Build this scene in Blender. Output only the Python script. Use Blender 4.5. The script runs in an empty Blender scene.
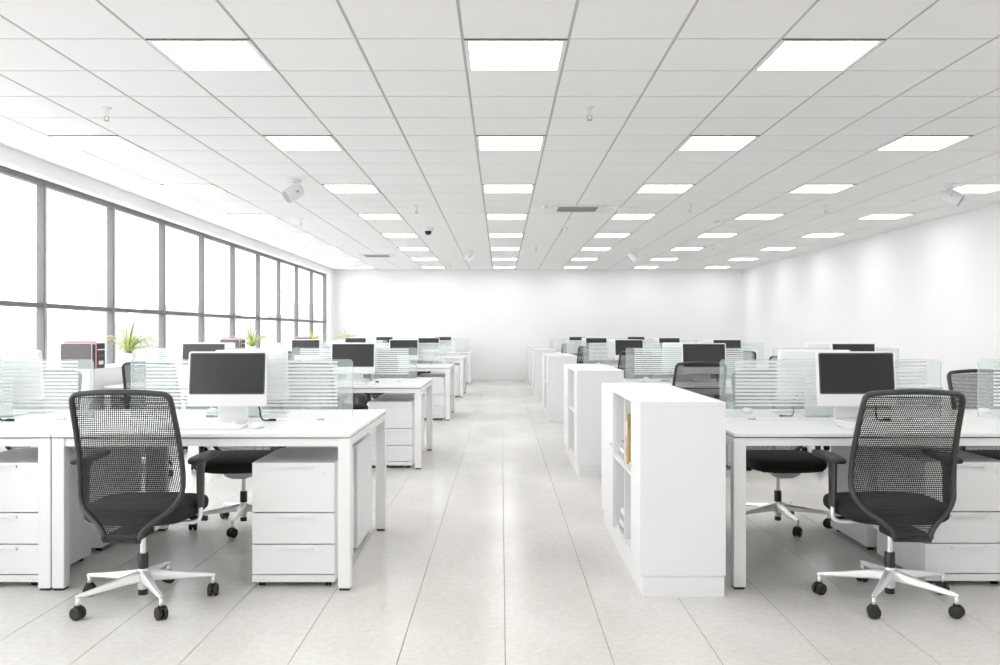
import bpy, bmesh, math, random
from mathutils import Vector, Matrix
random.seed(7)
S = bpy.context.scene
COL = S.collection
PI = math.pi

# ------------------------------------------------------------------ camera
EYE = 1.275
FPX = 870.0
cam_d = bpy.data.cameras.new('camera')
cam = bpy.data.objects.new('camera', cam_d)
COL.objects.link(cam)
cam.location = (0, 0, EYE)
cam.rotation_euler = (PI / 2, 0, 0)
cam_d.sensor_width = 36
cam_d.lens = FPX * 36 / 1000
cam_d.shift_x = -0.001
cam_d.clip_end = 2000
S.camera = cam

# ------------------------------------------------------------------ world, exposure
w = bpy.data.worlds.new('overcast_sky')
S.world = w
w.use_nodes = True
bg = w.node_tree.nodes['Background']
bg.inputs['Color'].default_value = (0.97, 0.985, 1.0, 1)
bg.inputs['Strength'].default_value = 2.9
PANEL_STRENGTH = 5.6
S.view_settings.view_transform = 'Standard'
S.view_settings.look = 'None'
S.view_settings.gamma = 1
S.view_settings.use_curve_mapping = False
S.view_settings.exposure = 0.76

# ------------------------------------------------------------------ materials
M = {}
def nt(name):
    m = bpy.data.materials.new(name)
    m.use_nodes = True
    t = m.node_tree
    return m, t, t.nodes['Principled BSDF']

def mat(name, col, rough=0.5, metal=0.0, spec=0.5, noise=0.0, nscale=8.0, bump=0.0):
    m, t, b = nt(name)
    b.inputs['Roughness'].default_value = rough
    b.inputs['Metallic'].default_value = metal
    b.inputs['Specular IOR Level'].default_value = spec
    b.inputs['Base Color'].default_value = (*col, 1)
    if noise or bump:
        tc = t.nodes.new('ShaderNodeTexCoord')
        n = t.nodes.new('ShaderNodeTexNoise')
        n.inputs['Scale'].default_value = nscale
        n.inputs['Detail'].default_value = 5
        t.links.new(tc.outputs['Object'], n.inputs['Vector'])
        if noise:
            r = t.nodes.new('ShaderNodeMapRange')
            r.inputs['From Min'].default_value = 0.3
            r.inputs['From Max'].default_value = 0.7
            mx = t.nodes.new('ShaderNodeMix'); mx.data_type = 'RGBA'
            mx.inputs['A'].default_value = (*[c * (1 - noise) for c in col], 1)
            mx.inputs['B'].default_value = (*[min(1, c * (1 + noise)) for c in col], 1)
            t.links.new(n.outputs['Fac'], r.inputs['Value'])
            t.links.new(r.outputs['Result'], mx.inputs['Factor'])
            t.links.new(mx.outputs['Result'], b.inputs['Base Color'])
        if bump:
            bp = t.nodes.new('ShaderNodeBump')
            bp.inputs['Strength'].default_value = bump
            bp.inputs['Distance'].default_value = 0.002
            t.links.new(n.outputs['Fac'], bp.inputs['Height'])
            t.links.new(bp.outputs['Normal'], b.inputs['Normal'])
    M[name] = m
    return m

mat('wall_paint', (0.90, 0.90, 0.90), 0.75, noise=0.008, nscale=2.0)
mat('laminate', (0.85, 0.85, 0.85), 0.32, noise=0.006, nscale=3.0)
mat('cabinet_white', (0.82, 0.82, 0.825), 0.38, noise=0.006, nscale=3.0)
mat('white_metal', (0.86, 0.86, 0.86), 0.35, noise=0.006, nscale=4.0)
mat('dark_gap', (0.06, 0.06, 0.06), 0.7)
mat('black_plastic', (0.017, 0.017, 0.018), 0.5, bump=0.05, nscale=300)
mat('frame_plastic', (0.036, 0.036, 0.037), 0.42, bump=0.05, nscale=300)
mat('seat_fabric', (0.013, 0.013, 0.014), 0.85, noise=0.15, nscale=400, bump=0.3)
mat('rubber', (0.018, 0.018, 0.02), 0.6)
mat('aluminium', (0.92, 0.92, 0.925), 0.32, metal=0.5)
mat('satin_aluminium', (0.76, 0.76, 0.77), 0.35, metal=0.6)
mat('mullion_lit_face', (0.42, 0.42, 0.425), 0.5)
mat('window_frame', (0.16, 0.16, 0.163), 0.6)
mat('tile_ceiling', (0.91, 0.905, 0.90), 0.9, noise=0.012, nscale=60)
mat('ceiling_grid', (0.52, 0.515, 0.51), 0.7)
mat('panel_frame', (0.84, 0.84, 0.84), 0.4)
mat('panel_shade_and_bracket', (0.22, 0.22, 0.22), 0.6)
mat('grout', (0.30, 0.285, 0.265), 0.9)
mat('screen_black', (0.02, 0.02, 0.021), 0.22)
mat('screen_bezel', (0.06, 0.06, 0.062), 0.35)
mat('monitor_white', (0.86, 0.86, 0.86), 0.3)
mat('monitor_silver', (0.72, 0.725, 0.73), 0.35)
mat('key_white', (0.90, 0.90, 0.90), 0.4)
mat('pot_white', (0.86, 0.86, 0.85), 0.25)
mat('soil', (0.06, 0.04, 0.025), 0.95, noise=0.3, nscale=60)
mat('leaf_green', (0.30, 0.38, 0.075), 0.45, noise=0.25, nscale=14)
mat('leaf_pale', (0.60, 0.66, 0.26), 0.45, noise=0.15, nscale=14)
mat('file_grey', (0.13, 0.125, 0.125), 0.5, noise=0.1, nscale=6)
mat('file_pink', (0.78, 0.40, 0.45), 0.55)
mat('file_black', (0.012, 0.012, 0.013), 0.4)
mat('label_red', (0.55, 0.02, 0.05), 0.5)
mat('label_olive', (0.16, 0.13, 0.03), 0.5)
mat('paper', (0.85, 0.84, 0.82), 0.7)
mat('paper_grey', (0.42, 0.42, 0.43), 0.6)
mat('cardboard', (0.52, 0.37, 0.16), 0.8, noise=0.18, nscale=30)
mat('vent_grey', (0.36, 0.36, 0.37), 0.5)
mat('brass', (0.55, 0.52, 0.30), 0.3, metal=0.8)
mat('far_building', (0.33, 0.33, 0.333), 0.9)
mat('far_building_grey', (0.31, 0.31, 0.313), 0.9)
mat('far_ground', (0.38, 0.35, 0.35), 0.95, noise=0.05, nscale=0.05)

# polished stone tile
m, t, b = nt('floor_tile')
tc = t.nodes.new('ShaderNodeTexCoord'); oi = t.nodes.new('ShaderNodeNewGeometry')
n1 = t.nodes.new('ShaderNodeTexNoise'); n1.inputs['Scale'].default_value = 1.7; n1.inputs['Detail'].default_value = 6
n2 = t.nodes.new('ShaderNodeTexNoise'); n2.inputs['Scale'].default_value = 34; n2.inputs['Detail'].default_value = 4
mp = t.nodes.new('ShaderNodeMapping'); mp.inputs['Scale'].default_value = (1.0, 0.45, 1)
t.links.new(oi.outputs['Position'], mp.inputs['Vector'])
t.links.new(mp.outputs['Vector'], n1.inputs['Vector'])
t.links.new(oi.outputs['Position'], n2.inputs['Vector'])
ad = t.nodes.new('ShaderNodeMath'); ad.operation = 'MULTIPLY_ADD'; ad.inputs[1].default_value = 0.5
t.links.new(n2.outputs['Fac'], ad.inputs[0]); t.links.new(n1.outputs['Fac'], ad.inputs[2])
cr = t.nodes.new('ShaderNodeValToRGB')
cr.color_ramp.elements[0].position = 0.5; cr.color_ramp.elements[0].color = (0.56, 0.54, 0.51, 1)
cr.color_ramp.elements[1].position = 0.95; cr.color_ramp.elements[1].color = (0.72, 0.702, 0.675, 1)
t.links.new(ad.outputs[0], cr.inputs['Fac'])
t.links.new(cr.outputs['Color'], b.inputs['Base Color'])
b.inputs['Roughness'].default_value = 0.20
b.inputs['Specular IOR Level'].default_value = 0.08
M['floor_tile'] = m

def mixmat(name, tcol, fac, dcol, rough):
    m, t, b = nt(name)
    tr = t.nodes.new('ShaderNodeBsdfTransparent'); tr.inputs['Color'].default_value = (*tcol, 1)
    mx = t.nodes.new('ShaderNodeMixShader'); mx.inputs[0].default_value = fac
    b.inputs['Base Color'].default_value = (*dcol, 1); b.inputs['Roughness'].default_value = rough
    t.links.new(tr.outputs[0], mx.inputs[1]); t.links.new(b.outputs[0], mx.inputs[2])
    t.links.new(mx.outputs[0], t.nodes['Material Output'].inputs['Surface'])
    M[name] = m
mixmat('screen_glass', (0.96, 0.985, 0.982), 0.22, (0.83, 0.89, 0.885), 0.08)
mixmat('glass_edge', (0.94, 0.98, 0.975), 0.4, (0.74, 0.84, 0.83), 0.15)
mixmat('frosted_film', (0.97, 0.98, 0.98), 0.85, (0.92, 0.94, 0.94), 0.6)
mixmat('window_glass', (0.99, 1.0, 1.0), 0.03, (0.9, 0.92, 0.93), 0.25)

# woven chair mesh: diagonal lattice with open holes
m, t, b = nt('back_mesh')
b.inputs['Base Color'].default_value = (0.02, 0.02, 0.021, 1); b.inputs['Roughness'].default_value = 0.7
uv = t.nodes.new('ShaderNodeUVMap'); uv.uv_map = 'UVMap'
sp = t.nodes.new('ShaderNodeSeparateXYZ'); t.links.new(uv.outputs[0], sp.inputs[0])
def mth(op, a, bb=None):
    nd = t.nodes.new('ShaderNodeMath'); nd.operation = op
    for i, v in enumerate((a, bb)):
        if v is None: continue
        if isinstance(v, (int, float)): nd.inputs[i].default_value = v
        else: t.links.new(v, nd.inputs[i])
    return nd.outputs[0]
kx, ky = 2 * PI / 0.0185, 2 * PI / 0.0150
sx = mth('SINE', mth('MULTIPLY', sp.outputs['X'], kx)); sy = mth('SINE', mth('MULTIPLY', sp.outputs['Y'], ky))
pr = mth('MULTIPLY', sx, sy)
hole = mth('GREATER_THAN', pr, 0.20)
tr = t.nodes.new('ShaderNodeBsdfTransparent'); mx = t.nodes.new('ShaderNodeMixShader')
t.links.new(hole, mx.inputs[0]); t.links.new(b.outputs[0], mx.inputs[1]); t.links.new(tr.outputs[0], mx.inputs[2])
t.links.new(mx.outputs[0], t.nodes['Material Output'].inputs['Surface'])
M['back_mesh'] = m

m, t, b = nt('light_diffuser')
em = t.nodes.new('ShaderNodeEmission'); em.inputs['Color'].default_value = (1.0, 0.995, 0.985, 1)
em.inputs['Strength'].default_value = PANEL_STRENGTH
t.links.new(em.outputs[0], t.nodes['Material Output'].inputs['Surface'])
M['light_diffuser'] = m

# ------------------------------------------------------------------ helpers
KIDS = {}
class MB:
    def __init__(s): s.bm = bmesh.new(); s.uv = None
    def box(s, x0, x1, y0, y1, z0, z1):
        v = [s.bm.verts.new(p) for p in ((x0,y0,z0),(x1,y0,z0),(x1,y1,z0),(x0,y1,z0),(x0,y0,z1),(x1,y0,z1),(x1,y1,z1),(x0,y1,z1))]
        for f in ((0,3,2,1),(4,5,6,7),(0,1,5,4),(1,2,6,5),(2,3,7,6),(3,0,4,7)):
            s.bm.faces.new([v[i] for i in f])
        return s
    def rings(s, rs, cap=True, close=True):
        R = [[s.bm.verts.new(p) for p in r] for r in rs]
        n = len(R[0])
        for a, b_ in zip(R[:-1], R[1:]):
            for i in range(n if close else n - 1):
                j = (i + 1) % n
                s.bm.faces.new((a[i], a[j], b_[j], b_[i]))
        if cap:
            s.bm.faces.new(list(reversed(R[0]))); s.bm.faces.new(R[-1])
        return s
    def lathe(s, prof, seg=16, c=(0, 0)):
        return s.rings([[(c[0] + r * math.cos(2*PI*i/seg), c[1] + r * math.sin(2*PI*i/seg), z) for i in range(seg)] for r, z in prof])
    def cyl(s, p0, p1, r0, r1=None, seg=12):
        return s.tube([p0, p1], [r0, r0 if r1 is None else r1], seg)
    def tube(s, pts, r, seg=8, closed=False, ry=None):
        pts = [Vector(p) for p in pts]; n = len(pts)
        if not isinstance(r, (list, tuple)): r = [r] * n
        up = None; rs = []
        for i in range(n):
            if closed: d = pts[(i+1) % n] - pts[i-1]
            else: d = pts[min(i+1, n-1)] - pts[max(i-1, 0)]
            d.normalize()
            if up is None:
                up = Vector((0,0,1)) if abs(d.z) < 0.9 else Vector((0,1,0))
            up = (up - d * up.dot(d)).normalized()
            sd = d.cross(up)
            k = ry if ry else 1.0
            rs.append([tuple(pts[i] + sd * (r[i]*math.cos(2*PI*j/seg)) + up * (r[i]*k*math.sin(2*PI*j/seg))) for j in range(seg)])
        if closed:
            R = [[s.bm.verts.new(p) for p in q] for q in rs]
            for a in range(n):
                A, B = R[a], R[(a+1) % n]
                for i in range(seg):
                    j = (i+1) % seg
                    s.bm.faces.new((A[i], A[j], B[j], B[i]))
            return s
        return s.rings(rs)
    def prism(s, poly, axis, a, b_):
        # poly of (u,v); axis 'x': (y,z), 'y': (x,z), 'z': (x,y)
        def P(u, v, k): return {'x': (k,u,v), 'y': (u,k,v), 'z': (u,v,k)}[axis]
        return s.rings([[P(u, v, a) for u, v in poly], [P(u, v, b_) for u, v in poly]])
    def data(s, name, m, smooth=False, bevel=0, seg=1, fixn=True):
        if fixn: bmesh.ops.recalc_face_normals(s.bm, faces=s.bm.faces)
        if bevel:
            es = [e for e in s.bm.edges if len(e.link_faces) == 2 and e.calc_face_angle(0) > 0.6]
            bmesh.ops.bevel(s.bm, geom=es, offset=bevel, segments=seg, affect='EDGES', profile=0.5, clamp_overlap=True)
        me = bpy.data.meshes.new(name)
        s.bm.to_mesh(me); s.bm.free()
        if smooth:
            for p in me.polygons: p.use_smooth = True
        if smooth == 'auto' or (smooth and bevel):
            me.set_sharp_from_angle(angle=math.radians(38))
        me.materials.append(M[m])
        return me
    def obj(s, name, m, parent=None, smooth=False, bevel=0, seg=1, fixn=True):
        return link(name, s.data(name, m, smooth, bevel, seg, fixn), parent)

def link(name, me, parent=None, loc=(0, 0, 0), rz=0):
    o = bpy.data.objects.new(name, me)
    COL.objects.link(o)
    o.location = loc; o.rotation_euler = (0, 0, rz)
    if parent:
        o.parent = parent
        KIDS.setdefault(parent.name, []).append(o)
    return o
def tag(o, label=None, cat=None, group=None, kind=None):
    if label: o['label'] = label
    if cat: o['category'] = cat
    if group: o['group'] = group
    if kind: o['kind'] = kind
    return o
def thing(name, loc=(0, 0, 0), rz=0):
    o = link(name, None, None, loc, rz)
    o.empty_display_size = 0.1
    return o
def copy_tree(o, parent=None):
    c = o.copy(); COL.objects.link(c); c.parent = parent
    if parent: KIDS.setdefault(parent.name, []).append(c)
    for k in KIDS.get(o.name, []): copy_tree(k, c)
    return c
class Proto:
    def __init__(s, root): s.root = root; s.used = False
    def put(s, loc, rz, label, group=None):
        o = s.root if not s.used else copy_tree(s.root)
        s.used = True
        o.location = loc; o.rotation_euler = (0, 0, rz)
        o['label'] = label
        if group: o['group'] = group
        return o
def rrect(x0, x1, y0, y1, r, n=5):
    out = []
    for cx, cy, a0 in ((x1-r, y1-r, 0), (x0+r, y1-r, 90), (x0+r, y0+r, 180), (x1-r, y0+r, 270)):
        for i in range(n + 1):
            a = math.radians(a0 + 90 * i / n)
            out.append((cx + r * math.cos(a), cy + r * math.sin(a)))
    return out
def struct(o): o['kind'] = 'structure'; return o
def proj(x, y, z): return (501 + FPX * x / y, 332.5 - FPX * (z - EYE) / y)

# ------------------------------------------------------------------ room shell
XL, XR, YB, YF, ZC = -4.40, 6.36, -4.2, 22.95, 2.93
TILE = 0.599

# floor: slab + individual long tiles
fl = struct(MB().box(XL - 0.3, XR + 0.2, YB - 0.2, YF + 0.2, -0.12, -0.0022).obj('floor', 'grout'))
FW, FLN, FX0 = 0.418, 1.25, 0.017
cells = []
for c in range(-12, 17):
    for r in range(-5, 20):
        off = (c % 2) * FLN / 2
        x0, x1 = FX0 + c*FW + 0.0016, FX0 + (c+1)*FW - 0.0016
        y0, y1 = r*FLN + off + 0.0003, (r+1)*FLN + off - 0.0003
        full = x0 >= XL and x1 <= XR and y0 >= YB and y1 <= YF
        x0, x1, y0, y1 = max(x0, XL), min(x1, XR), max(y0, YB), min(y1, YF)
        if x1 - x0 < 0.01 or y1 - y0 < 0.01: continue
        vis = False
        if y1 > 3.3:
            px = [proj(x, max(y, 3.0), 0)[0] for x in (x0, x1) for y in (y0, y1)]
            vis = max(px) > 0 and min(px) < 1000
        cells.append((x0, x1, y0, y1, full, vis))
near = sorted([c for c in cells if c[4] and c[5]], key=lambda c: c[2])[:290]
tile_me = MB().box(-FW/2+0.0016, FW/2-0.0016, -FLN/2+0.0003, FLN/2-0.0003, -0.008, 0).data('floor_tile', 'floor_tile', bevel=0.0005)
for c in near: link('floor_tile', tile_me, fl, ((c[0]+c[1])/2, (c[2]+c[3])/2, 0))
ns = set(near); mb = MB()
for c in cells:
    if c not in ns: mb.box(c[0], c[1], c[2], c[3], -0.008, 0)
tag(mb.obj('floor_tile_field', 'floor_tile', fl), kind='stuff')

# ceiling: grid slab + tiles + light openings
ce = struct(MB().box(XL - 0.3, XR + 0.2, YB - 0.2, YF + 0.2, ZC + 0.004, ZC + 0.12).obj('ceiling', 'ceiling_grid'))
CX0, CY0 = -0.2165, 4.905
LIGHT_COLS = (-6, -3, 0, 3, 6, 9); LIGHT_ROWS = (-12, -8, -4, 0, 4, 8, 12, 16, 20, 24, 28)
LX, LY = TILE, 0.600
cells = []
for c in range(-8, 12):
    for r in range(-16, 32):
        if c in LIGHT_COLS and r in LIGHT_ROWS: continue
        x0, x1 = CX0 + c*LX + 0.0085, CX0 + (c+1)*LX - 0.0085
        y0, y1 = CY0 + r*LY + 0.0075, CY0 + (r+1)*LY - 0.0075
        full = x0 >= XL and x1 <= XR and y0 >= YB and y1 <= YF
        x0, x1, y0, y1 = max(x0, XL), min(x1, XR), max(y0, YB), min(y1, YF)
        if x1 - x0 < 0.01 or y1 - y0 < 0.01: continue
        vis = False
        if y1 > 4.35:
            px = [proj(x, y, ZC)[0] for x in (x0, x1) for y in (max(y0, 4.3), y1)]
            vis = max(px) > 0 and min(px) < 1000
        cells.append((x0, x1, y0, y1, full, vis))
near = sorted([c for c in cells if c[4] and c[5]], key=lambda c: c[2])[:290]
tile_me = MB().box(-LX/2+0.0085, LX/2-0.0085, -LY/2+0.0075, LY/2-0.0075, 0, 0.0039).data('ceiling_tile', 'tile_ceiling', bevel=0.001)
for c in near: link('ceiling_tile', tile_me, ce, ((c[0]+c[1])/2, (c[2]+c[3])/2, ZC))
ns = set(near); mb = MB()
for c in cells:
    if c not in ns: mb.box(c[0], c[1], c[2], c[3], ZC, ZC + 0.0039)
tag(mb.obj('ceiling_tile_field', 'tile_ceiling', ce), kind='stuff')

# walls
struct(MB().box(XL - 0.3, XR + 0.2, YF, YF + 0.2, -0.1, ZC + 0.1).obj('wall_back', 'wall_paint'))
struct(MB().box(XR, XR + 0.2, YB, YF, -0.1, ZC + 0.1).obj('wall_right', 'wall_paint'))
struct(MB().box(XL - 0.3, XR + 0.2, YB - 0.2, YB, -0.1, ZC + 0.1).obj('wall_front', 'wall_paint'))
SILL, HEAD, XW = 0.42, 2.78, -4.53
MY = [8.61 + 1.529 * k for k in range(-8, 10)]          # mullion centres
Y0W, Y1W = MY[0] - 0.03, MY[-1] + 0.03
wl = MB()
wl.box(XL - 0.3, XL, YB, YF, HEAD, ZC + 0.1)
wl.box(XL - 0.3, XL, YB, YF, -0.1, SILL)
wl.box(XL - 0.3, XL, Y1W, YF, SILL, HEAD)
wl.box(XL - 0.3, XL, YB, Y0W, SILL, HEAD)
struct(wl.obj('wall_left', 'wall_paint'))
struct(MB().box(XL + 0.001, XR - 0.001, YF - 0.014, YF - 0.0005, 0.0005, 0.07).obj('baseboard_back', 'white_metal', bevel=0.003))
struct(MB().box(XR - 0.014, XR - 0.0005, YB + 0.001, YF - 0.016, 0.0005, 0.07).obj('baseboard_right', 'white_metal', bevel=0.003))

# windows: one per bay, each with frame bars and two panes
TRZ = 1.542
mull_me = MB().box(-0.055, 0.025, -0.03, 0.03, SILL + 0.045, HEAD - 0.045).data('mullion', 'window_frame', bevel=0.006)
L = 1.529 - 0.06
rail_t = MB().box(-0.055, 0.02, 0.0, 1.529, HEAD - 0.055, HEAD - 0.0005).data('head_rail', 'window_frame', bevel=0.005)
rail_b = MB().box(-0.055, 0.02, 0.0, 1.529, SILL + 0.0005, SILL + 0.055).data('sill_rail', 'window_frame', bevel=0.005)
rail_m = MB().box(-0.05, 0.012, 0.022, 1.507, TRZ - 0.025, TRZ + 0.025).data('transom', 'window_frame', bevel=0.005)
lit_strip_me = MB().box(0.0252, 0.028, -0.019, 0.019, SILL + 0.058, HEAD - 0.058).data('lit_face_strip', 'mullion_lit_face')  # paler strip paints the lit middle band of the mullion face
joint = MB().box(0.0282, 0.031, -0.016, 0.016, TRZ - 0.026, TRZ + 0.026).data('transom_bracket', 'panel_shade_and_bracket', bevel=0.002)
pane_u = MB().box(-0.028, -0.020, 0.02, 1.509, TRZ + 0.015, HEAD - 0.045).data('pane', 'window_glass')
pane_l = MB().box(-0.028, -0.020, 0.02, 1.509, SILL + 0.045, TRZ - 0.015).data('pane', 'window_glass')
for i, y in enumerate(MY[:-1]):
    wd = struct(link('window_%d' % (i + 1), None, None, (XW, y, 0)))
    link('head_rail', rail_t, wd); link('sill_rail', rail_b, wd); link('transom', rail_m, wd)
    link('lit_face_strip', lit_strip_me, link('mullion', mull_me, wd)); link('transom_bracket', joint, wd)
    link('pane', pane_u, wd); link('pane', pane_l, wd)
    if i == len(MY) - 2:
        link('lit_face_strip', lit_strip_me, link('mullion', mull_me, wd, (0, 1.529, 0))); link('transom_bracket', joint, wd, (0, 1.529, 0))

# ------------------------------------------------------------------ ceiling light panels
root = thing('ceiling_light_panel'); tag(root, 'x', 'ceiling light')
fr = MB(); a, bq = 0.292, 0.268
for (x0, x1, y0, y1) in ((-a, a, -a, -bq), (-a, a, bq, a), (-a, -bq, -bq, bq), (bq, a, -bq, bq)):
    fr.box(x0, x1, y0, y1, -0.006, 0.0038)
fr.obj('panel_frame', 'panel_frame', root)
MB().box(-bq, bq, -bq, bq, -0.002, 0.0038).obj('diffuser', 'light_diffuser', root)
MB().box(-a, a, -a - 0.004, -a - 0.0005, -0.006, 0.0038).obj('shadow_edge', 'panel_shade_and_bracket', root)  # dark strip paints the shade along the frame's near side
P = Proto(root)
for r in LIGHT_ROWS:
    for c in LIGHT_COLS:
        P.put((CX0 + (c + .5) * LX, CY0 + (r + .5) * LY, ZC), 0,
              'glowing square white light panel set flush in the grid ceiling', 'square light panels in the ceiling')

# ------------------------------------------------------------------ desks
TOP, MIDG = 0.775, 0.68
UW = 1.480
def make_desk(depth, double, name):
    r = thing(name); tag(r, 'x', 'desk')
    hw = UW/2 - 0.003
    if double: tops = ((0, depth/2 - 0.012), (depth/2 + 0.012, depth))
    else: tops = ((0, depth),)
    for (y0, y1) in tops:
        MB().box(-hw, hw, y0, y1, TOP - 0.018, TOP).obj('tabletop', 'laminate', r, bevel=0.002)
        sg = MB()
        for (a_, b_, c_, d_) in ((-hw + 0.004, hw - 0.004, y0 + 0.004, y0 + 0.034), (-hw + 0.004, hw - 0.004, y1 - 0.034, y1 - 0.004),
                                 (-hw + 0.004, -hw + 0.034, y0 + 0.0345, y1 - 0.0345), (hw - 0.034, hw - 0.004, y0 + 0.0345, y1 - 0.0345)):
            sg.box(a_, b_, c_, d_, TOP - 0.0225, TOP - 0.0181)
        sg.obj('shadow_gap_strip', 'dark_gap', r)
    zb0, zb1 = TOP - 0.0625, TOP - 0.0225
    lg = 0.062
    for sx in (-1, 1):
        for y0 in (0.002, depth - lg - 0.002):
            xa, xb = (sx*hw - sx*lg, sx*hw) if sx > 0 else (-hw, -hw + lg)
            l = MB().box(xa, xb, y0, y0 + lg, 0.012, zb1).obj('leg', 'white_metal', r, bevel=0.003)
            MB().box(xa + 0.006, xb - 0.006, y0 + 0.006, y0 + lg - 0.006, 0.0, 0.012).obj('foot', 'rubber', l)
        xa, xb = (hw - lg + 0.004, hw - 0.004) if sx > 0 else (-hw + 0.004, -hw + lg - 0.004)
        MB().box(xa, xb, lg + 0.002, depth - lg - 0.002, zb0, zb1).obj('side_beam', 'white_metal', r)
    for y0 in (0.010, depth - 0.050):
        MB().box(-hw + lg, hw - lg, y0, y0 + 0.04, zb0, zb1).obj('front_beam', 'white_metal', r)
    # glass divider with white stripes
    yg = depth/2 if double else depth - 0.012
    gw = UW/2 - 0.108
    poly = rrect(-gw, gw, TOP + 0.010, 1.120, 0.012, 3)
    g = MB().prism(poly, 'y', yg - 0.004, yg + 0.004).obj('glass_divider', 'screen_glass', r)
    eb = MB()
    eb.box(gw + 0.0003, gw + 0.002, yg - 0.004, yg + 0.004, TOP + 0.012, 1.106)
    eb.box(-gw - 0.002, -gw - 0.0003, yg - 0.004, yg + 0.004, TOP + 0.012, 1.106)
    eb.box(-gw + 0.012, gw - 0.012, yg - 0.004, yg + 0.004, 1.1203, 1.1215)
    eb.obj('polished_edge', 'glass_edge', g)
    stripe = None
    for k in range(13):
        z = 1.112 - k * 0.0206
        if stripe is None:
            stripe = MB().box(-gw + 0.085, gw - 0.085, yg - 0.0052, yg - 0.0043, -0.0112, 0).data('frosted_stripe', 'frosted_film')
        link('frosted_stripe', stripe, g, (0, 0, z))
    for sx in (-0.45, 0.45):
        MB().box(sx - 0.02, sx + 0.02, yg - 0.010, yg + 0.010, TOP + 0.0002, TOP + 0.014).obj('divider_clamp', 'satin_aluminium', r, bevel=0.002)
    return r
D2 = 1.36; D1 = 0.70
desk2 = Proto(make_desk(D2, True, 'double_bench_desk'))
desk1 = Proto(make_desk(D1, False, 'bench_desk'))

# ------------------------------------------------------------------ drawer pedestal
def make_pedestal():
    r = thing('drawer_pedestal'); tag(r, 'x', 'drawer unit')
    hw, d = 0.207, 0.56
    bd = MB().box(-hw, hw, 0.030, d, 0.028, 0.625).obj('body', 'laminate', r, bevel=0.002)
    MB().box(-hw, hw, 0, 0.0295, 0.028, 0.062).obj('base_rail', 'laminate', r, bevel=0.0015)
    for i, (z0, z1) in enumerate(((0.378, 0.624), (0.220, 0.372), (0.068, 0.214))):
        dr = MB().box(-hw + 0.001, hw - 0.001, 0, 0.0295, z0, z1).obj('drawer', 'laminate', r, bevel=0.0015)
        h = MB().box(-0.075, 0.10, -0.011, -0.0003, z1 - 0.020, z1 - 0.013)
        h.box(0.085, 0.10, -0.012, -0.0003, z1 - 0.024, z1 - 0.013)
        h.obj('handle', 'white_metal', dr)
        if i == 0:
            MB().cyl((0.155, -0.002, z1 - 0.05), (0.155, -0.0002, z1 - 0.05), 0.006, seg=10).obj('lock', 'satin_aluminium', dr)
    for x in (-hw + 0.04, hw - 0.04):
        for y in (0.045, d - 0.05):
            c = MB()
            c.cyl((x - 0.013, y, 0.0145), (x - 0.003, y, 0.0145), 0.0145, seg=12)
            c.cyl((x + 0.003, y, 0.0145), (x + 0.013, y, 0.0145), 0.0145, seg=12)
            c.cyl((x, y, 0.015), (x, y, 0.028), 0.007, seg=8)
            c.obj('caster', 'rubber', r)
    return r
pedestal = Proto(make_pedestal())

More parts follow.
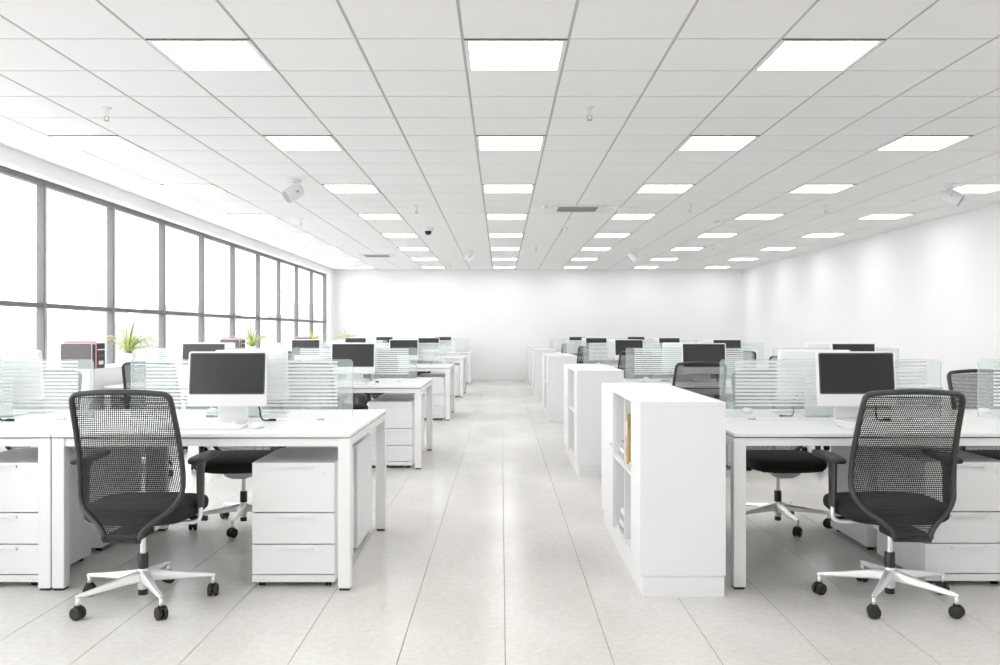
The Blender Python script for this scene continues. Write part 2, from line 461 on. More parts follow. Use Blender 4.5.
# ------------------------------------------------------------------ office chair (origin on floor, faces +Y)
def cr_spline(P, n=6):
    out = []
    for i in range(len(P) - 1):
        p0, p1, p2, p3 = P[max(i-1, 0)], P[i], P[i+1], P[min(i+2, len(P)-1)]
        for k in range(n):
            t_ = k / n
            out.append(tuple(0.5*((2*b_) + (-a_+c_)*t_ + (2*a_-5*b_+4*c_-d_)*t_*t_ + (-a_+3*b_-3*c_+d_)*t_**3) for a_, b_, c_, d_ in zip(p0, p1, p2, p3)))
    out.append(tuple(P[-1]))
    return out
BACK = [(0.345, -0.228, 0.082), (0.375, -0.226, 0.086), (0.415, -0.205, 0.125), (0.46, -0.175, 0.186), (0.51, -0.148, 0.224),
        (0.57, -0.128, 0.236), (0.68, -0.136, 0.234), (0.82, -0.178, 0.229), (0.93, -0.222, 0.224), (0.965, -0.236, 0.221)]
def make_chair():
    r = thing('office_chair'); tag(r, 'x', 'chair')
    # star base: five tapered legs, each with a twin-wheel caster
    for k in range(5):
        a = PI/2 + 2*PI*k/5
        ca, sa = math.cos(a), math.sin(a)
        def at(rad, side, z): return (rad*ca - side*sa, rad*sa + side*ca, z)
        rs = []
        for rad, wd, z0, z1 in ((0.018, 0.021, 0.098, 0.152), (0.08, 0.019, 0.099, 0.142), (0.2, 0.015, 0.096, 0.123), (0.30, 0.0125, 0.092, 0.111), (0.325, 0.008, 0.094, 0.106)):
            rs.append([at(rad, -wd, z0 + 0.006), at(rad, -wd*0.6, z0), at(rad, wd*0.6, z0), at(rad, wd, z0 + 0.006),
                       at(rad, wd, z1 - 0.01), at(rad, wd*0.55, z1), at(rad, -wd*0.55, z1), at(rad, -wd, z1 - 0.01)])
        lg = MB().rings(rs).obj('base_leg', 'aluminium', r, smooth='auto')
        stem = MB().cyl(at(0.315, 0, 0.055), at(0.315, 0, 0.096), 0.009, seg=10)
        stem.obj('caster_stem', 'aluminium', lg, smooth=True)
        cs = MB()
        th = a + 0.9 + k * 1.3
        dx, dy = math.cos(th), math.sin(th)
        c0 = Vector(at(0.315, 0, 0.029))
        wv = Vector((dx, dy, 0))
        for s_ in (-1, 1):
            cs.tube([c0 + wv*(s_*0.005), c0 + wv*(s_*0.009), c0 + wv*(s_*0.020), c0 + wv*(s_*0.024)], [0.026, 0.029, 0.029, 0.024], 18)
        cs.tube([c0 - wv*0.006, c0 + wv*0.006], 0.013, 10)
        cs.box(c0.x - 0.012, c0.x + 0.012, c0.y - 0.012, c0.y + 0.012, 0.045, 0.062)
        cs.obj('caster', 'rubber', lg, smooth='auto')
    MB().lathe([(0.020, 0.062), (0.024, 0.070), (0.027, 0.10), (0.028, 0.145), (0.024, 0.160)], 20).obj('base_hub', 'aluminium', r, smooth='auto')
    MB().lathe([(0.017, 0.034), (0.0215, 0.036), (0.0215, 0.062)], 18).obj('hub_cap', 'black_plastic', r, smooth='auto')
    gl = MB().lathe([(0.0135, 0.16), (0.0135, 0.335)], 16).obj('gas_lift', 'aluminium', r, smooth='auto')
    MB().lathe([(0.023, 0.160), (0.024, 0.164), (0.024, 0.228), (0.021, 0.232)], 20).obj('lift_sleeve', 'frame_plastic', gl, smooth='auto')
    # tilt mechanism
    mech = MB().prism([(-0.115, 0.40), (0.115, 0.40), (0.09, 0.352), (0.045, 0.333), (-0.045, 0.333), (-0.09, 0.352)], 'y', -0.05, 0.14)
    mo = mech.obj('tilt_mechanism', 'satin_aluminium', r, bevel=0.006, seg=2, smooth=True)
    MB().box(-0.075, 0.075, -0.235, -0.05, 0.338, 0.372).obj('back_bracket', 'black_plastic', mo, bevel=0.006)
    MB().tube([(0.11, 0.06, 0.385), (0.20, 0.06, 0.385), (0.205, 0.06, 0.384), (0.285, 0.055, 0.384)], [0.005, 0.005, 0.013, 0.013], 10).obj('lever', 'black_plastic', mo, smooth='auto')
    MB().tube([(-0.11, 0.02, 0.385), (-0.19, 0.02, 0.385), (-0.195, 0.02, 0.385), (-0.25, 0.02, 0.385)], [0.005, 0.005, 0.011, 0.011], 10).obj('lever', 'black_plastic', mo, smooth='auto')
    # seat cushion
    rs = []
    N = 40
    def ring(sc, z, front_drop=0.0, dy=0.0):
        q = []
        for i in range(N):
            a = 2*PI*i/N
            c_, s_ = math.cos(a), math.sin(a)
            x = 0.255 * sc * math.copysign(abs(c_)**0.5, c_)
            y = 0.245 * sc * math.copysign(abs(s_)**0.5, s_) + 0.045
            x *= 1 - 0.10 * max(0, -(y - 0.0))/0.2
            zz = z - front_drop * max(0, (y - 0.14)/0.14)**2
            q.append((x, y + dy, zz))
        return q
    for sc, z in ((0.80, 0.401), (0.93, 0.405), (0.985, 0.418), (1.0, 0.437), (0.995, 0.456), (0.965, 0.470), (0.90, 0.478), (0.7, 0.483), (0.4, 0.482), (0.1, 0.4815)):
        rs.append(ring(sc, z, 0.018))
    st = MB().rings(rs).obj('seat', 'seat_fabric', r, smooth=True)
    MB().rings([ring(0.84, 0.392), ring(0.84, 0.4005)]).obj('seat_pan', 'black_plastic', st)
    # back frame loop
    sp_ = cr_spline(BACK, 4)
    right = [(wd, y, h) for h, y, wd in sp_]
    topc = []
    h0, y0, w0 = BACK[-1]
    R_ = 0.036
    for i in range(1, 7):
        a = i / 6 * PI/2
        topc.append((w0 - R_ + R_*math.cos(a), y0 - 0.35*R_*math.sin(a), h0 + R_*math.sin(a)))
    tx, ty, tz = topc[-1]
    mid = []
    for i in range(1, 8):
        u = 1 - 2*i/8
        mid.append((tx*u, ty - 0.012*(1-u*u), tz + 0.010*(1-u*u)))
    half = right + topc
    loop = half + mid + [(-x, y, z) for x, y, z in reversed(half)]
    rad = []
    for x, y, z in loop: rad.append(0.0125)
    bf = MB().tube(loop, rad, 10, closed=True, ry=1.25).obj('back_frame', 'frame_plastic', r, smooth=True)
    # mesh panel
    mbp = MB(); uvl = mbp.bm.loops.layers.uv.new('UVMap')
    rows = [p for p in sp_ if p[0] > 0.35]
    rows += [(z, y, x) for x, y, z in topc]
    NU = 12; grid = []
    for h, y, wd in rows:
        tt = max(0, min(1, (h - 0.36) / 0.15))
        rowv = []
        for i in range(NU + 1):
            u = -1 + 2*i/NU
            rowv.append((mbp.bm.verts.new((u*(wd - 0.004), y - 0.026*tt*(1-u*u) * (0.5 if h > 0.96 else 1), h + (0.010*(1-u*u) if h > 0.985 else 0))), u*wd, h))
        grid.append(rowv)
    for a_, b_ in zip(grid[:-1], grid[1:]):
        for i in range(NU):
            vs = (a_[i], a_[i+1], b_[i+1], b_[i])
            f = mbp.bm.faces.new([v[0] for v in vs])
            for lp, v in zip(f.loops, vs): lp[uvl].uv = (v[1] + 0.8*v[2], v[2] - 0.8*v[1])
    mbp.obj('mesh_panel', 'back_mesh', bf, smooth=True)
    # armrests
    for sx in (-1, 1):
        X = 0.272*sx
        ar = thing('armrest'); del_root(ar, r)
        prs = []
        for y, wd, z0, z1 in ((-0.105, 0.012, 0.672, 0.684), (-0.10, 0.026, 0.664, 0.690), (-0.06, 0.036, 0.660, 0.694), (0.06, 0.039, 0.662, 0.696), (0.16, 0.036, 0.664, 0.696), (0.205, 0.026, 0.668, 0.692), (0.212, 0.012, 0.674, 0.686)):
            q = []
            for i in range(14):
                a = 2*PI*i/14
                q.append((X + wd*math.copysign(abs(math.cos(a))**0.6, math.cos(a)), y, (z0+z1)/2 + (z1-z0)/2*math.copysign(abs(math.sin(a))**0.7, math.sin(a))))
            prs.append(q)
        MB().rings(prs).obj('arm_pad', 'black_plastic', ar, smooth=True)
        pp = []
        for z, wx, wy, yo in ((0.45, 0.014, 0.026, 0.0), (0.52, 0.016, 0.030, 0.0), (0.62, 0.017, 0.034, 0.0), (0.672, 0.020, 0.05, 0.01)):
            q = []
            for i in range(12):
                a = 2*PI*i/12
                q.append((X + wx*math.cos(a), yo + wy*math.sin(a), z))
            pp.append(q)
        MB().rings(pp).obj('arm_post', 'frame_plastic', ar, smooth='auto')
        br = [(X, 0, 0.47), (X, 0, 0.41), (X - sx*0.006, 0, 0.389), (X - sx*0.03, 0, 0.378), (X - sx*0.075, 0, 0.376), (X - sx*0.155, 0, 0.376)]
        MB().tube(br, 0.011, 8).obj('arm_bracket', 'aluminium', ar, smooth=True)
    return r
def del_root(o, parent):
    o.parent = parent; KIDS.setdefault(parent.name, []).append(o)
chair = Proto(make_chair())

# ------------------------------------------------------------------ monitor / keyboard / mouse (user sits at -Y)
def make_monitor():
    r = thing('computer_monitor'); tag(r, 'x', 'monitor')
    W, z0, z1 = 0.2175, 0.092, 0.395
    tilt = Matrix.Translation((0, 0, 0.24)) @ Matrix.Rotation(math.radians(-6), 4, 'X') @ Matrix.Translation((0, 0, -0.24))
    b1 = MB()
    def rr(ins, y): return [(x, y, z) for x, z in rrect(-W + ins, W - ins, z0 + ins, z1 - ins, max(0.014 - ins*0.2, 0.004), 4)]
    b1.rings([rr(0.003, -0.012), rr(0, -0.010), rr(0, 0.006), rr(0.006, 0.016), rr(0.04, 0.026), rr(0.09, 0.032)])
    bmesh.ops.transform(b1.bm, matrix=tilt, verts=b1.bm.verts)
    body = b1.obj('housing', 'monitor_white', r, smooth='auto')
    s = MB()
    s.prism(rrect(-W + 0.010, W - 0.010, z0 + 0.066, z1 - 0.009, 0.008, 3), 'y', -0.0140, -0.0122)
    bmesh.ops.transform(s.bm, matrix=tilt, verts=s.bm.verts)
    bz = s.obj('bezel', 'screen_bezel', body)
    s = MB()
    s.prism(rrect(-W + 0.017, W - 0.017, z0 + 0.073, z1 - 0.016, 0.003, 2), 'y', -0.0150, -0.0141)
    bmesh.ops.transform(s.bm, matrix=tilt, verts=s.bm.verts)
    s.obj('screen', 'screen_black', body)
    # bent-sheet stand
    prof = [(-0.10, 0.006), (0.075, 0.006), (0.088, 0.010), (0.094, 0.022), (0.090, 0.06), (0.066, 0.17), (0.036, 0.235)]
    st = MB(); rs = []
    for i, (y, z) in enumerate(prof):
        a = prof[max(i-1, 0)]; c = prof[min(i+1, len(prof)-1)]
        d = Vector((c[0]-a[0], c[1]-a[1])).normalized(); n_ = Vector((-d.y, d.x))*0.0055
        wd = 0.085 if i else 0.080
        if i > 4: wd = 0.07
        rs.append([(-wd, y + n_.x, z + n_.y), (wd, y + n_.x, z + n_.y), (wd, y - n_.x, z - n_.y), (-wd, y - n_.x, z - n_.y)])
    st.rings(rs)
    st.obj('stand', 'monitor_white', r, smooth='auto')
    cab = cr_spline([(0.08, 0.052, 0.14), (0.135, 0.072, 0.115), (0.150, 0.09, 0.07), (0.154, 0.098, 0.030), (0.168, 0.102, 0.007), (0.20, 0.104, 0.006)], 5)
    cb = MB().tube(cab, 0.0045, 8).obj('power_cable', 'rubber', r, smooth=True)
    MB().box(0.197, 0.240, 0.094, 0.114, 0.0008, 0.013).obj('plug', 'rubber', cb, bevel=0.003)
    return r
monitor = Proto(make_monitor())
def make_keyboard():
    r = thing('keyboard'); tag(r, 'x', 'keyboard')
    MB().prism([(-0.058, 0.0005), (0.058, 0.0005), (0.058, 0.015), (-0.058, 0.005)], 'x', -0.215, 0.215).obj('base', 'monitor_silver', r, bevel=0.0015)
    ky = MB()
    for i in range(6):
        y = -0.049 + i*0.0172
        z = 0.005 + (y + 0.058)/0.116*0.010 + 0.0003
        n_ = 15 if i else 9
        wk = 0.42/n_
        for j in range(n_):
            ky.box(-0.21 + j*wk + 0.001, -0.21 + (j+1)*wk - 0.001, y + 0.001, y + 0.0158, z - 0.001, z + 0.003)
    ky.obj('keys', 'key_white', r)
    return r
keyboard = Proto(make_keyboard())
def make_mouse():
    r = thing('computer_mouse'); tag(r, 'x', 'mouse')
    rs = []
    for sc, z in ((0.9, 0.0005), (1.0, 0.006), (0.97, 0.014), (0.85, 0.022), (0.6, 0.028), (0.25, 0.031), (0.05, 0.0315)):
        rs.append([(0.030*sc*math.copysign(abs(math.cos(a))**0.8, math.cos(a)), 0.055*sc*math.copysign(abs(math.sin(a))**0.8, math.sin(a)), z) for a in [2*PI*i/20 for i in range(20)]])
    MB().rings(rs).obj('shell', 'key_white', r, smooth=True)
    MB().tube([(0, 0.020, 0.0285), (0, 0.028, 0.0275), (0, 0.036, 0.0235)], 0.0035, 8).obj('scroll_wheel', 'paper_grey', r, smooth=True)
    return r
mouse = Proto(make_mouse())

# ------------------------------------------------------------------ layout of the desk rows
ORD = ['fifth', 'fourth', 'third', 'second', 'first']
ROWS_L = [4.29, 8.10, 12.60, 17.10, 21.45]
ROWS_R = [4.31, 8.08, 12.60, 17.10, 21.45]
UN_L = [('aisle-end', -1.480), ('window-end', -2.960)]
UN_R = [('bookcase-end', 1.890), ('wall-end', 3.370)]
for side, ROWS, UNITS in (('window-side', ROWS_L, UN_L), ('right-hand-wall', ROWS_R, UN_R)):
    sname = 'window-side' if side == 'window-side' else 'bookcase-side'
    for k, y0 in enumerate(ROWS):
        row = '%s %s row from far wall' % (ORD[k], sname.split('-')[0])
        last = k == 4
        for u, (uname, cx) in enumerate(UNITS):
            left = sname == 'window-side'
            if last:
                desk1.put((cx, y0, 0), 0, 'white single-sided bench desk, %s unit, %s' % (uname, row), 'bench desks')
            else:
                desk2.put((cx, y0, 0), 0, 'white double bench desk, %s unit, %s' % (uname, row), 'bench desks')
            jit = random.Random(k*10 + u + (0 if left else 100))
            for far in ((0,) if last else (0, 1)):
                who = 'on far-wall side' if far else 'on side away from far wall'
                rowi = row.replace('far wall', 'it')
                fac = 'backing onto far wall' if far else 'facing far wall'
                rz = PI if far else 0
                chx = cx + (-0.215 if left else -0.04) + (jit.uniform(-.06, -.01) if k else 0)
                if left and u: chx += 0.08
                if not left and not far: chx = cx + (-0.04, -0.14, -0.02, -0.19, -0.18)[k]
                if not left and far: chx -= 0.02 if k == 0 else 0.06
                chy = y0 + 1.44 if far else y0 - 0.17
                if k: chy += jit.uniform(-.03, .03)
                chair.put((chx, chy, 0), rz + (jit.uniform(-.08, .08) if k else (0.07 if far else 0)),
                          'black mesh chair %s, %s desk, %s' % (fac, uname, row.replace('far wall', 'it')), 'office chairs')
                mxx = cx + (-0.03 if left else 0.08) if not far else cx + (-0.02 if left else 0.0)
                if not far and k: mxx += 0.045 if left else (0.035 if k == 1 else -0.04)
                my = y0 + (0.88 if far else 0.52) + (0.07 if far else 0)
                monitor.put((mxx, my, TOP), rz + (0 if k == 0 else jit.uniform(-.03, .03)),
                            'white computer %s far wall, %s desk, %s' % ('facing' if far else 'backing onto', uname, row.replace('far wall', 'it')), 'desk computers')
                ky = y0 + 1.13 if far else y0 + 0.235
                keyboard.put((mxx + (-0.04 if left else 0.02), ky, TOP), rz, 'white keyboard %s, %s desk, %s' % (who, uname, rowi), 'keyboards')
                mouse.put((mxx + (0.235 if left else 0.285) * (1 if not far else -1.25), ky + (0.04 if not far else -0.02), TOP), rz,
                          'white mouse %s, %s desk, %s' % (who, uname, rowi), 'computer mice')
                px = cx + UW/2 - 0.090 - 0.207
                py = y0 + D2 - 0.055 if far else y0 + 0.055
                pedestal.put((px, py, 0), rz, 'white pedestal %s, %s desk, %s' % (who.replace('on', 'under', 1), uname, rowi), 'drawer pedestals')

# ------------------------------------------------------------------ low cabinets
def make_bookcase(length, width, name):
    # origin: front (camera-side) aisle corner on the floor; opening faces -X
    r = thing(name); tag(r, 'x', 'bookcase')
    H, T = 0.94, 0.022
    MB().box(0.016, width - 0.006, 0.006, length - 0.006, 0, 0.10).obj('plinth', 'cabinet_white', r)
    MB().box(0, width, 0, length, H - T, H).obj('top', 'cabinet_white', r, bevel=0.0015)
    MB().box(0.019, width, T, length - T, 0.1005, 0.1005 + T).obj('bottom', 'cabinet_white', r)
    MB().box(0, width, 0, T, 0.1005, H - T).obj('side_panel', 'cabinet_white', r, bevel=0.0015)
    MB().box(0, width, length - T, length, 0.1005, H - T).obj('side_panel', 'cabinet_white', r, bevel=0.0015)
    MB().box(width - 0.012, width, T, length - T, 0.1005 + T, H - T).obj('back_panel', 'cabinet_white', r)
    d0, d1 = 0.31, length * 0.64
    for (a_, b_) in ((T, d0), (d1, length - T)):
        dr = MB().box(0.001, 0.019, a_ + 0.002, b_ - 0.002, 0.1045, H - T - 0.002).obj('door', 'cabinet_white', r, bevel=0.0015)
        ky = b_ - 0.035 if a_ == T else a_ + 0.035
        MB().cyl((-0.012, ky, 0.60), (0.0008, ky, 0.60), 0.009, seg=12).obj('knob', 'satin_aluminium', dr, smooth='auto')
    for y in (d0, (d0 + d1)/2, d1):
        MB().box(0.0195, width - 0.0125, y - 0.009, y + 0.009, 0.1005 + T, H - T).obj('divider', 'cabinet_white', r)
    for (a_, b_) in ((d0, (d0 + d1)/2), ((d0 + d1)/2, d1)):
        MB().box(0.006, width - 0.0125, a_ + 0.0092, b_ - 0.0092, 0.530, 0.548).obj('shelf', 'cabinet_white', r)
    return r
LEN = 1.61; CW = 0.413
bc = Proto(make_bookcase(LEN, CW, 'low_bookcase'))
bcs = Proto(make_bookcase(1.10, CW, 'low_bookcase'))
CX = 0.670
CAB_Y = [4.19, 7.67, 12.45, 17.1, 21.5]
for k, y in enumerate(CAB_Y):
    (bcs if k == 4 else bc).put((CX, y, 0), 0, 'low white open bookcase along the aisle, %s from the far wall' % ORD[k], 'bookcases along the aisle')
WX = -4.165
bw = Proto(make_bookcase(LEN, CW, 'low_cabinet'))
bws = Proto(make_bookcase(1.10, CW, 'low_cabinet'))
WY = [None, 7.93, 12.45, 16.95, 21.3]
for k in range(1, 5):
    o = (bws if k == 4 else bw).put((WX, WY[k], 0), 0, 'low white cabinet under the windows, %s from the far wall' % ORD[k], 'cabinets under the windows')
    o['category'] = 'cabinet'

# things inside the aisle bookcases
def filebox(x, y, z, w_, d_, h_, m_, name, label, group, cat='folder', lab=None):
    r = thing(name, (x, y, z)); tag(r, label, cat, group)
    MB().box(0, w_, 0, d_, 0.0006, h_).obj('cover', m_, r, bevel=0.003)
    MB().box(-0.0008, 0.004, d_*0.2, d_*0.8, h_*0.55, h_*0.85).obj('spine_label', lab or 'paper', r)
    return r
def stack_books(x, y, z, n, label, group):
    zz = z
    for i in range(n):
        h = (0.028, 0.02, 0.034, 0.024)[i % 4]
        r = thing('book', (x + 0.004*i, y + 0.006*(i % 2), zz)); tag(r, label + (', %s from the bottom of its stack' % ('first', 'second', 'third', 'fourth')[i]), 'book', group)
        MB().box(0, 0.20, 0, 0.15, 0.0004, h).obj('pages', 'paper', r)
        c = MB(); c.box(-0.003, 0.203, -0.002, 0.1525, h + 0.0002, h + 0.003)
        c.box(-0.003, -0.0003, -0.002, 0.1525, 0.0004, h)
        c.obj('cover', ('paper_grey', 'paper')[i % 2], r)
        zz += h + 0.0034
SH, BO = 0.548, 0.1225
d0, d1 = 0.31, LEN*0.64; dm = (d0 + d1)/2
for k, y in enumerate(CAB_Y[:3]):
    nm = ORD[k]
    g = 'contents of the aisle bookcases'
    if k == 0:
        filebox(CX + 0.028, y + dm - 0.055, SH, 0.25, 0.045, 0.275, 'cardboard', 'box_file', 'tall tan cardboard box file on upper shelf of %s bookcase from far wall' % nm, g)
        stack_books(CX + 0.03, y + dm + 0.10, SH, 3, 'white and grey book lying on the upper shelf', 'stacked books')
        stack_books(CX + 0.03, y + dm + 0.12, BO, 4, 'white and grey book lying on the bookcase floor', 'stacked books')
    elif k == 1:
        filebox(CX + 0.03, y + dm + 0.06, SH, 0.2, 0.10, 0.12, 'cardboard', 'box_file', 'short tan cardboard box on the upper shelf of the %s bookcase from the far wall' % nm, g, 'box')
        filebox(CX + 0.03, y + dm + 0.05, BO, 0.25, 0.05, 0.27, 'paper', 'binder', 'white binder standing low in the %s bookcase from the far wall' % nm, g, lab='paper_grey')
    else:
        filebox(CX + 0.03, y + dm + 0.05, SH, 0.25, 0.05, 0.27, 'paper', 'binder', 'white binder on the upper shelf of the %s bookcase from the far wall' % nm, g, lab='paper_grey')

# files and plants on the window cabinets
def spider_plant(loc, label):
    r = thing('spider_plant', loc); tag(r, label, 'plant', 'spider plants on the window cabinets')
    MB().lathe([(0.045, 0.0006), (0.058, 0.004), (0.066, 0.06), (0.072, 0.115), (0.074, 0.12), (0.066, 0.12), (0.064, 0.105)], 24).obj('pot', 'pot_white', r, smooth='auto')
    MB().lathe([(0.055, 0.100), (0.0635, 0.1055)], 20).obj('soil', 'soil', r)
    return r
def leaf_mesh(ln, lean, droop, wd, m_):
    b_ = MB(); pts = []
    n_ = 9; x = 0.0; z = 0.0; ang = lean
    rows = []
    for i in range(n_ + 1):
        t_ = i/n_
        hw = wd * (0.55 + 1.1*t_ if t_ < 0.35 else 0.94 * (1 - ((t_-0.35)/0.65)**2) + 0.02)
        rows.append([(x, -hw, z + hw*0.5), (x, 0, z), (x, hw, z + hw*0.5)])
        ang2 = ang + droop * t_**1.4
        x += math.sin(ang2)*ln/n_; z += math.cos(ang2)*ln/n_
    R = [[b_.bm.verts.new(p) for p in q] for q in rows]
    for a_, c_ in zip(R[:-1], R[1:]):
        for i in range(2): b_.bm.faces.new((a_[i], a_[i+1], c_[i+1], c_[i]))
    return b_.data('leaf', m_, smooth=True)
LEAVES = [leaf_mesh(0.30, 0.12, 0.5, 0.0075, 'leaf_green'), leaf_mesh(0.27, 0.35, 0.9, 0.0075, 'leaf_green'), leaf_mesh(0.34, 0.5, 2.0, 0.0075, 'leaf_pale'),
          leaf_mesh(0.36, 0.55, 2.6, 0.0068, 'leaf_green'), leaf_mesh(0.24, 0.25, 0.7, 0.0068, 'leaf_pale'), leaf_mesh(0.38, 0.35, 2.9, 0.0068, 'leaf_pale'), leaf_mesh(0.30, 0.85, 1.9, 0.0075, 'leaf_green')]
TOPC = 0.94
for k in range(1, 5):
    nm = ORD[k]
    y = WY[k]
    py = {1: 9.18, 2: 13.72, 3: 18.15, 4: 22.15}[k]
    px = -3.93
    pl = spider_plant((px, py, TOPC), 'green spider plant in white pot on %s window cabinet from the far wall' % nm)
    rr_ = random.Random(k + 3)
    for i in range(52):
        a = rr_.uniform(0, 2*PI)
        o = link('leaf', LEAVES[(0, 1, 2, 3, 4, 5, 6, 2, 3, 5, 6)[(i*5 + k) % 11]], pl, (0.02*math.cos(a)*rr_.random(), 0.02*math.sin(a)*rr_.random(), 0.100), a)
        s_ = rr_.uniform(0.78, 1.12) * 1.28; o.scale = (s_, s_, s_)
    if k == 4: continue
    g = 'files on the window cabinets'
    # grey magazine box with rounded top and open dark side
    x1 = WX + CW - 0.005
    r = thing('magazine_box', (x1, y + 0.03, TOPC)); tag(r, 'charcoal magazine box with white trim on %s window cabinet from the far wall' % nm, 'file box', g)
    poly = rrect(-0.275, 0, 0.0006, 0.232, 0.016, 4)
    MB().prism(poly, 'y', 0.006, 0.016).obj('front_panel', 'file_grey', r)
    MB().prism(rrect(-0.281, 0.006, 0.0006, 0.236, 0.018, 4), 'y', 0.0164, 0.024).obj('white_trim', 'paper', r)
    MB().box(-0.27, -0.004, 0.0244, 0.10, 0.0006, 0.225).obj('box_body', 'file_black', r, bevel=0.002)
    filebox_r = thing('ring_binder', (x1, y + 0.135, TOPC)); tag(filebox_r, 'pink folder standing on %s window cabinet from the far wall' % nm, 'folder', g)
    cv = MB(); cv.box(-0.285, 0.0, 0, 0.006, 0.0006, 0.255); cv.box(-0.285, 0.0, 0.018, 0.022, 0.0006, 0.255); cv.box(-0.006, 0.0, 0.006, 0.018, 0.0006, 0.255)
    cv.obj('cover', 'file_pink', filebox_r)
    MB().box(-0.275, -0.007, 0.0065, 0.0175, 0.003, 0.245).obj('pages', 'paper', filebox_r)
    r = thing('letter_tray', (x1, y + 0.165, TOPC)); tag(r, 'black letter tray tower with coloured labels on %s window cabinet from the far wall' % nm, 'tray', g)
    MB().box(-0.27, 0, 0, 0.16, 0.0006, 0.235).obj('case', 'file_black', r, bevel=0.003)
    MB().box(0.0003, 0.003, 0.005, 0.155, 0.170, 0.180).obj('paper_edge', 'paper', r)
    MB().box(0.0003, 0.003, 0.02, 0.14, 0.115, 0.122).obj('label_strip', 'label_olive', r)
    MB().box(0.0003, 0.003, 0.03, 0.12, 0.035, 0.070).obj('white_label', 'paper', r)
    MB().box(0.0003, 0.003, 0.008, 0.028, 0.035, 0.055).obj('red_label', 'label_red', r)

# ------------------------------------------------------------------ ceiling fittings
def spot(loc, rz, tilt, label):
    r = thing('ceiling_spotlight', loc, rz); r.scale = (1.35, 1.35, 1.35); tag(r, label, 'spotlight', 'ceiling spotlights')
    MB().lathe([(0.055, -0.018), (0.06, -0.014), (0.06, -0.0005)], 20).obj('mount', 'panel_frame', r, smooth='auto')
    MB().cyl((0, 0, -0.018), (0, 0, -0.045), 0.012, seg=10).obj('stem', 'panel_frame', r, smooth='auto')
    yk = MB()
    yk.tube([(0, -0.067, -0.11), (0, -0.067, -0.06), (0, -0.045, -0.042), (0, 0.045, -0.042), (0, 0.067, -0.06), (0, 0.067, -0.11)], 0.008, 8)
    yk.obj('yoke', 'panel_frame', r, smooth=True)
    rot = Matrix.Translation((0, 0, -0.105)) @ Matrix.Rotation(tilt, 4, 'Y')
    hd = MB().lathe([(0.03, 0.075), (0.052, 0.06), (0.058, 0.02), (0.059, -0.02), (0.059, -0.075), (0.055, -0.077), (0.051, -0.066)], 20)
    bmesh.ops.transform(hd.bm, matrix=rot, verts=hd.bm.verts)
    h = hd.obj('lamp_head', 'panel_frame', r, smooth='auto')
    ln = MB().lathe([(0.050, -0.0745), (0.050, -0.0690)], 16)
    bmesh.ops.transform(ln.bm, matrix=rot, verts=ln.bm.verts)
    ln.obj('lens', 'vent_grey', h)
    MB().cyl((0, -0.0752, -0.105), (0, -0.079, -0.105), 0.011, seg=10).obj('pivot_screw', 'vent_grey', r)
spot((-2.24, 9.42, ZC), math.radians(35), math.radians(58), 'white swivel spotlight on the ceiling above the window-side desks')
spot((5.03, 9.70, ZC), math.radians(145), math.radians(58), 'white swivel spotlight on the ceiling beside the right-hand wall')
spot((-0.62, 17.4, ZC), 0, math.radians(40), 'small white spotlight on the ceiling above the aisle near far wall')
spot((2.62, 17.2, ZC), PI, math.radians(40), 'small white spotlight on the ceiling beyond the long air vent')

sk = thing('fire_sprinkler'); tag(sk, 'x', 'sprinkler')
MB().lathe([(0.028, -0.010), (0.034, -0.0005)], 16).obj('collar', 'panel_frame', sk, smooth='auto')
MB().lathe([(0.009, -0.062), (0.009, -0.010)], 10).obj('pipe', 'panel_frame', sk, smooth='auto')
MB().tube([(0.0, 0, -0.06), (0.016, 0, -0.072), (0.014, 0, -0.088), (0, 0, -0.096), (-0.014, 0, -0.088), (-0.016, 0, -0.072)], 0.0035, 6, closed=True).obj('nozzle_frame', 'brass', sk, smooth=True)
MB().lathe([(0.019, -0.101), (0.019, -0.098)], 12).obj('deflector', 'brass', sk)
SKP = Proto(sk)
for (x, y) in ((-2.90, 6.40), (0.65, 6.38), (-1.10, 11.35), (2.44, 11.25), (4.22, 11.3), (-2.9, 12.6), (0.67, 16.6), (-3.0, 16.4), (4.0, 16.4), (-1.15, 20.4)):
    SKP.put((x, y, ZC), 0, 'small pendant fire sprinkler hanging from the white ceiling', 'ceiling sprinklers')
sm = thing('smoke_detector'); tag(sm, 'x', 'smoke detector')
MB().lathe([(0.052, -0.006), (0.055, -0.0005)], 20).obj('base', 'panel_frame', sm, smooth='auto')
MB().lathe([(0.02, -0.048), (0.038, -0.042), (0.044, -0.028), (0.044, -0.006)], 20).obj('cover', 'panel_frame', sm, smooth='auto')
SMP = Proto(sm)
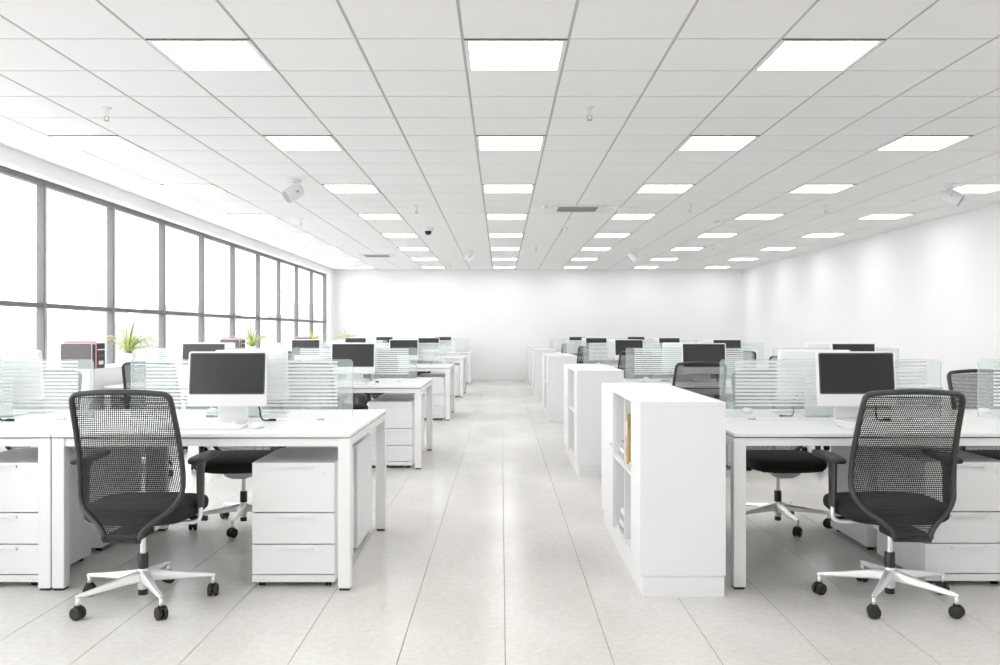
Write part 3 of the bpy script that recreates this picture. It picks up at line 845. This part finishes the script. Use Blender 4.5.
for x, y, lb in ((0.57, 11.35, 'round white detector beside the air vent, on its aisle side'), (1.52, 11.4, 'round white detector beside the air vent, on its right-hand-wall side'),
                 (1.02, 13.7, 'round white detector behind the air vent toward the far wall'), (3.2, 12.9, 'round white detector above the third bookcase row from far wall'),
                 (-1.9, 12.2, 'round white detector above the third window row from far wall'), (1.75, 19.5, 'round white detector on the ceiling close to the far wall')):
    SMP.put((x, y, ZC), 0, lb, 'smoke detectors')
dc = thing('dome_camera', (-1.15, 13.75, ZC)); tag(dc, 'white ceiling security camera with small dark dome', 'camera')
MB().lathe([(0.075, -0.055), (0.08, -0.045), (0.08, -0.0005)], 24).obj('housing', 'panel_frame', dc, smooth='auto')
MB().lathe([(0.01, -0.115), (0.032, -0.108), (0.05, -0.088), (0.056, -0.0555)], 20).obj('dome', 'file_black', dc, smooth=True)
def vent(loc, w_, d_, label):
    r = thing('air_vent', loc); tag(r, label, 'vent')
    MB().box(-w_/2 - 0.10, w_/2 + 0.14, -d_/2 - 0.05, d_/2 + 0.05, -0.018, -0.0005).obj('plate', 'panel_frame', r, bevel=0.003)
    MB().box(-w_/2, w_/2, -d_/2, d_/2, -0.022, -0.0184).obj('recess', 'vent_grey', r)
    for i in range(6):
        y = -d_/2 + d_*(i + .5)/6
        MB().box(-w_/2 + 0.004, w_/2 - 0.004, y - 0.008, y + 0.004, -0.028, -0.0222).obj('slat', 'vent_grey', r)
vent((1.01, 11.55, ZC), 0.52, 0.42, 'white ceiling air vent with grey slots above the aisle bookcases')
vent((-2.65, 18.6, ZC), 0.52, 0.42, 'white ceiling air vent with grey slots close to the windows')

# ------------------------------------------------------------------ far city, bleached by the daylight
struct(MB().box(-900, -30, -300, 1200, -40.5, -40).obj('ground', 'far_ground'))
rb = random.Random(21)
for i in range(16):
    y = 150 + 42 * i
    x = -y * (0.21 + 0.36 * ((i * 7) % 16) / 15)
    wq, dq, hq = rb.uniform(14, 26), rb.uniform(12, 22), 41 + y * rb.uniform(0.006, 0.02)
    kk = i % 2
    r = thing('office_tower', (x, y, -40)); tag(r, 'pale hazy city building seen far off through the windows', 'building', 'distant buildings outside the windows')
    MB().box(-wq/2, wq/2, -dq/2, dq/2, 0, hq).obj('walls', ('far_building', 'far_building_grey')[kk], r)
    MB().box(-wq/4, wq/4, -dq/4, dq/4, hq, hq + 3).obj('roof_house', ('far_building_grey', 'far_building')[kk], r)
